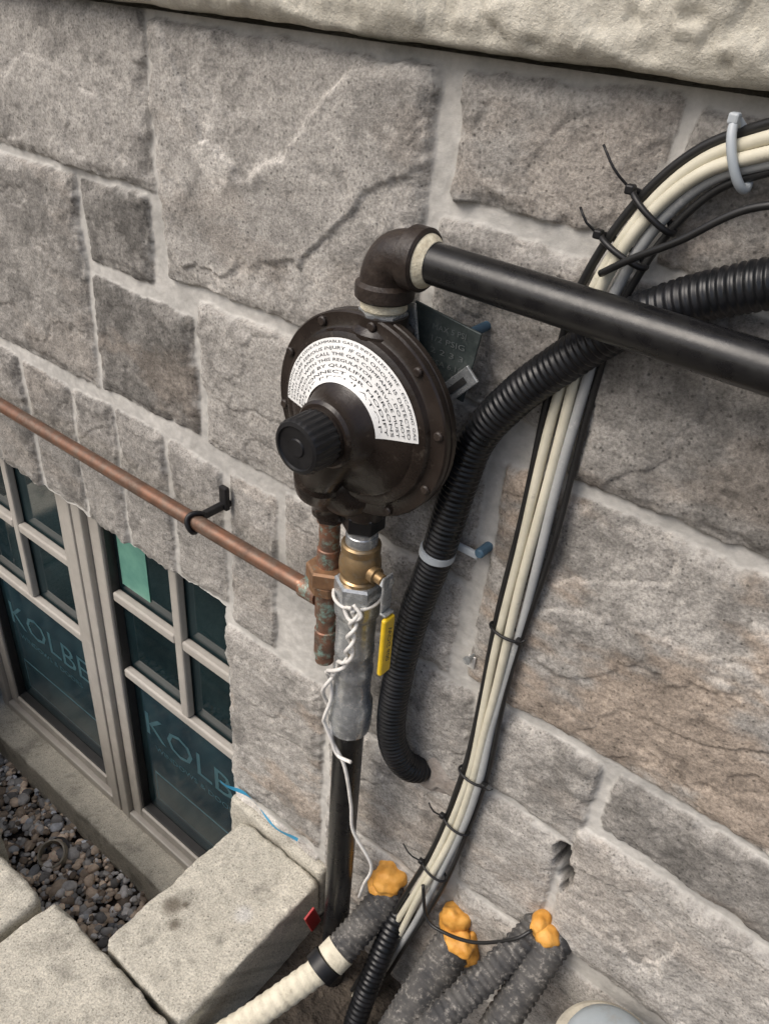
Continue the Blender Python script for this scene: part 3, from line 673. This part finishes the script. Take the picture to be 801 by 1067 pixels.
# ---------------------------------------------------------------- white twisted wire
ww=group("white_wire")
def strand(ph):
    A=[(-.410,-.094,.728),(-.411,-.098,.690),(-.414,-.098,.655),(-.432,-.096,.628),(-.445,-.094,.600),(-.446,-.092,.560),(-.444,-.092,.530)]
    P=spline(A,.003); Q=[]
    for i,p in enumerate(P):
        t=(P[min(i+1,len(P)-1)]-P[max(0,i-1)]).normalized(); u,v,_=frame_from(t); k=i/(len(P)-1); a=i*.003*2*math.pi/(.028+.03*k)+ph
        Q.append(p+(u*math.cos(a)+v*math.sin(a))*(.0033+.0024*k))
    return Q
t1=strand(0);t2=strand(math.pi)
e1=spline([t1[-1],(-.437,-.094,.505),(-.424,-.094,.482),(-.402,-.094,.486)],.004)
e2=spline([t2[-1],(-.436,-.092,.500),(-.415,-.090,.465),(-.402,-.088,.40),(-.396,-.086,.345),(-.366,-.080,.292),(-.376,-.078,.235),(-.388,-.07,.18)],.004)
tube("strand_a",t1+e1[1:],.0024,M['whitewire'],ww,10,raw=True)
tube("strand_b",t2+e2[1:],.0024,M['whitewire'],ww,10,raw=True)
wrapr=[Vector((XR+.0275*math.cos(a),YR+.0275*math.sin(a),.722+.0035*math.sin(a))) for a in np.linspace(0,2*math.pi,36,endpoint=False)]
tube("wire_wrap",wrapr,.0020,M['whitewire'],ww,8,closed=True,raw=True)
tube("wire_knot",[(-.414,-.094,.732),(-.402,-.094,.722),(-.414,-.098,.712),(-.424,-.096,.722),(-.412,-.100,.732)],.0022,M['whitewire'],ww,8,.003)
# ---------------------------------------------------------------- conduits at the bottom
def cond(name,pts,r,m,foam=None,rib=(.0085,.0011)):
    g=group(name); tube("corrugated_tube",pts,r,m,g,24,.002,rib=rib)
    if foam:
        for k,(c,s) in enumerate(foam): blob("foam_seal_%d"%k,c,s,M['foam'],g,.34,34,4,k+len(name))
    return g
cA=cond("buried_conduit",[(-.372,.03,.158),(-.372,-.01,.140),(-.380,-.06,.110),(-.392,-.12,.074)],.024,M['dusty'],[((-.378,-.012,.165),(.026,.024,.022)),((-.388,-.02,.150),(.018,.02,.016))])
tube("cream_hose",[(-.391,-.115,.078),(-.405,-.150,.056),(-.451,-.25,.008),(-.52,-.38,-.05),(-.56,-.45,-.10)],.0195,M['whitetape'],cA,24,.002,rib=(.015,.0005))
ring_around("tape_band",(-.3905,-.113,.079),(-.25,-1,-.55),.022,.0035,M['whitetape'],cA,.022)
ring_around("coupling_black",(-.397,-.132,.068),(-.25,-1,-.55),.0225,.004,M['blackplastic'],cA,.020)
cond("buried_conduit",[(-.345,.03,.150),(-.345,-.02,.130),(-.342,-.07,.060),(-.338,-.12,-.04),(-.335,-.13,-.13)],.0165,M['hose'])
cond("buried_conduit",[(-.250,.04,.165),(-.252,-.01,.145),(-.255,-.06,.112),(-.258,-.12,.066),(-.262,-.18,.00),(-.265,-.21,-.12)],.029,M['dusty'],[((-.262,-.012,.185),(.022,.016,.026)),((-.242,-.022,.172),(.024,.022,.016)),((-.230,-.012,.150),(.014,.016,.030))])
cond("buried_conduit",[(-.150,.03,.300),(-.155,-.02,.286),(-.172,-.08,.258),(-.198,-.16,.220),(-.23,-.26,.14),(-.25,-.33,.0),(-.25,-.35,-.12)],.0185,M['dusty'],[((-.147,-.012,.306),(.012,.016,.016))])
cond("buried_conduit",[(-.122,.03,.300),(-.126,-.02,.284),(-.131,-.06,.252),(-.136,-.10,.212),(-.142,-.16,.12),(-.145,-.19,-.12)],.0215,M['dusty'],[((-.134,-.018,.304),(.016,.014,.013))])
thin=group("thin_black_wire")
tube("wire",[(-.305,-.04,.262),(-.285,-.05,.215),(-.255,-.05,.215),(-.21,-.05,.245),(-.165,-.045,.300),(-.150,-.03,.318)],.0024,M['blackcab'],thin,8)
rt=group("red_tag"); box("tag",(-.462,-.085,.055),(.004,.022,.06),M['red'],rt,.001,rot=(.3,'X'))
pv=group("pvc_cap_pipe")
lathe("pipe",(-.010,-.092,-.1),(0,0,1),[(.050,0),(.050,.37)],M['beige'],pv,48)
lathe("beige_collar",(-.010,-.092,.275),(0,0,1),[(.050,0),(.066,.002),(.066,.022),(.062,.026),(.056,.026)],M['beige'],pv,48)
lathe("dome_cap",(-.010,-.092,.288),(0,0,1),[(.0545,0),(.0550,.018),(.053,.028),(.046,.036),(.034,.041),(.018,.0435),(0,.044)],M['pvc'],pv,48)
fd=group("foundation_strip")
rough_box("concrete_footing",(-.62,-.004,-.02),(.225,.02,.13),M['paver'],fd,.008,.002,.006,pavcol,21)
tp=group("blue_tape")
V=[];F=[]
for i in range(30):
    f=i/29; x=-.752+.185*f; z=.070+.012*math.sin(f*5)+.012*f; y=-.014-.004*math.sin(f*11)
    V+= [(x,y,z),(x+.002,y-.002-.002*math.sin(f*17),z+.010+.003*math.sin(f*9))]
    if i: F.append((2*i-2,2*i,2*i+1,2*i-1))
mkmesh("tape_strip",V,F,M['tape'],tp)
sc=group("wall_screw")
lathe("screw",(-.309,-.002,.663),(0,-1,.1),[(.002,-.01),(.002,.012),(.005,.013),(.005,.016),(0,.017)],M['galv'],sc,12)
box("screw_tab",(-.309,-.006,.655),(.010,.002,.018),M['whitewire'],sc,.001)
# ---------------------------------------------------------------- light
w=bpy.data.worlds.new("World"); S.world=w; w.use_nodes=True; nt=w.node_tree
bg=nt.nodes["Background"]; sky=nt.nodes.new("ShaderNodeTexSky"); sky.sky_type='NISHITA'; sky.sun_disc=False
EL=math.radians(50)
sd=Vector((-.42,-.85,0)).normalized()*math.cos(EL)+Vector((0,0,math.sin(EL)))
sky.sun_elevation=EL; sky.sun_rotation=math.atan2(sd.x,sd.y)
sky.air_density=1.0; sky.dust_density=5.0; sky.ozone_density=1.0
nt.links.new(sky.outputs[0],bg.inputs[0]); bg.inputs[1].default_value=.15
sl=bpy.data.lights.new("sun",'SUN'); sl.energy=2.0; sl.angle=math.radians(38); sl.color=(1,.975,.935)
so=link(bpy.data.objects.new("sun",sl)); so.rotation_euler=(-sd).to_track_quat('-Z','Y').to_euler()
# ---------------------------------------------------------------- camera
Zc=Vector((107,1270,850)).normalized();Xc=Vector((1350,-683,850));Xc=(Xc-Zc*Xc.dot(Zc)).normalized();Yc=Zc.cross(Xc)
cam=bpy.data.cameras.new("camera"); cam.sensor_fit='VERTICAL'; cam.sensor_height=24; cam.lens=850/1067*24; cam.clip_start=.02; cam.clip_end=400
co=link(bpy.data.objects.new("camera",cam))
co.matrix_world=Matrix(((Xc.x,Xc.y,Xc.z,0),(Yc.x,Yc.y,Yc.z,-.62),(Zc.x,Zc.y,Zc.z,1.30),(0,0,0,1)))
S.camera=co
S.view_settings.view_transform='Standard'; S.view_settings.look='None'; S.view_settings.exposure=0
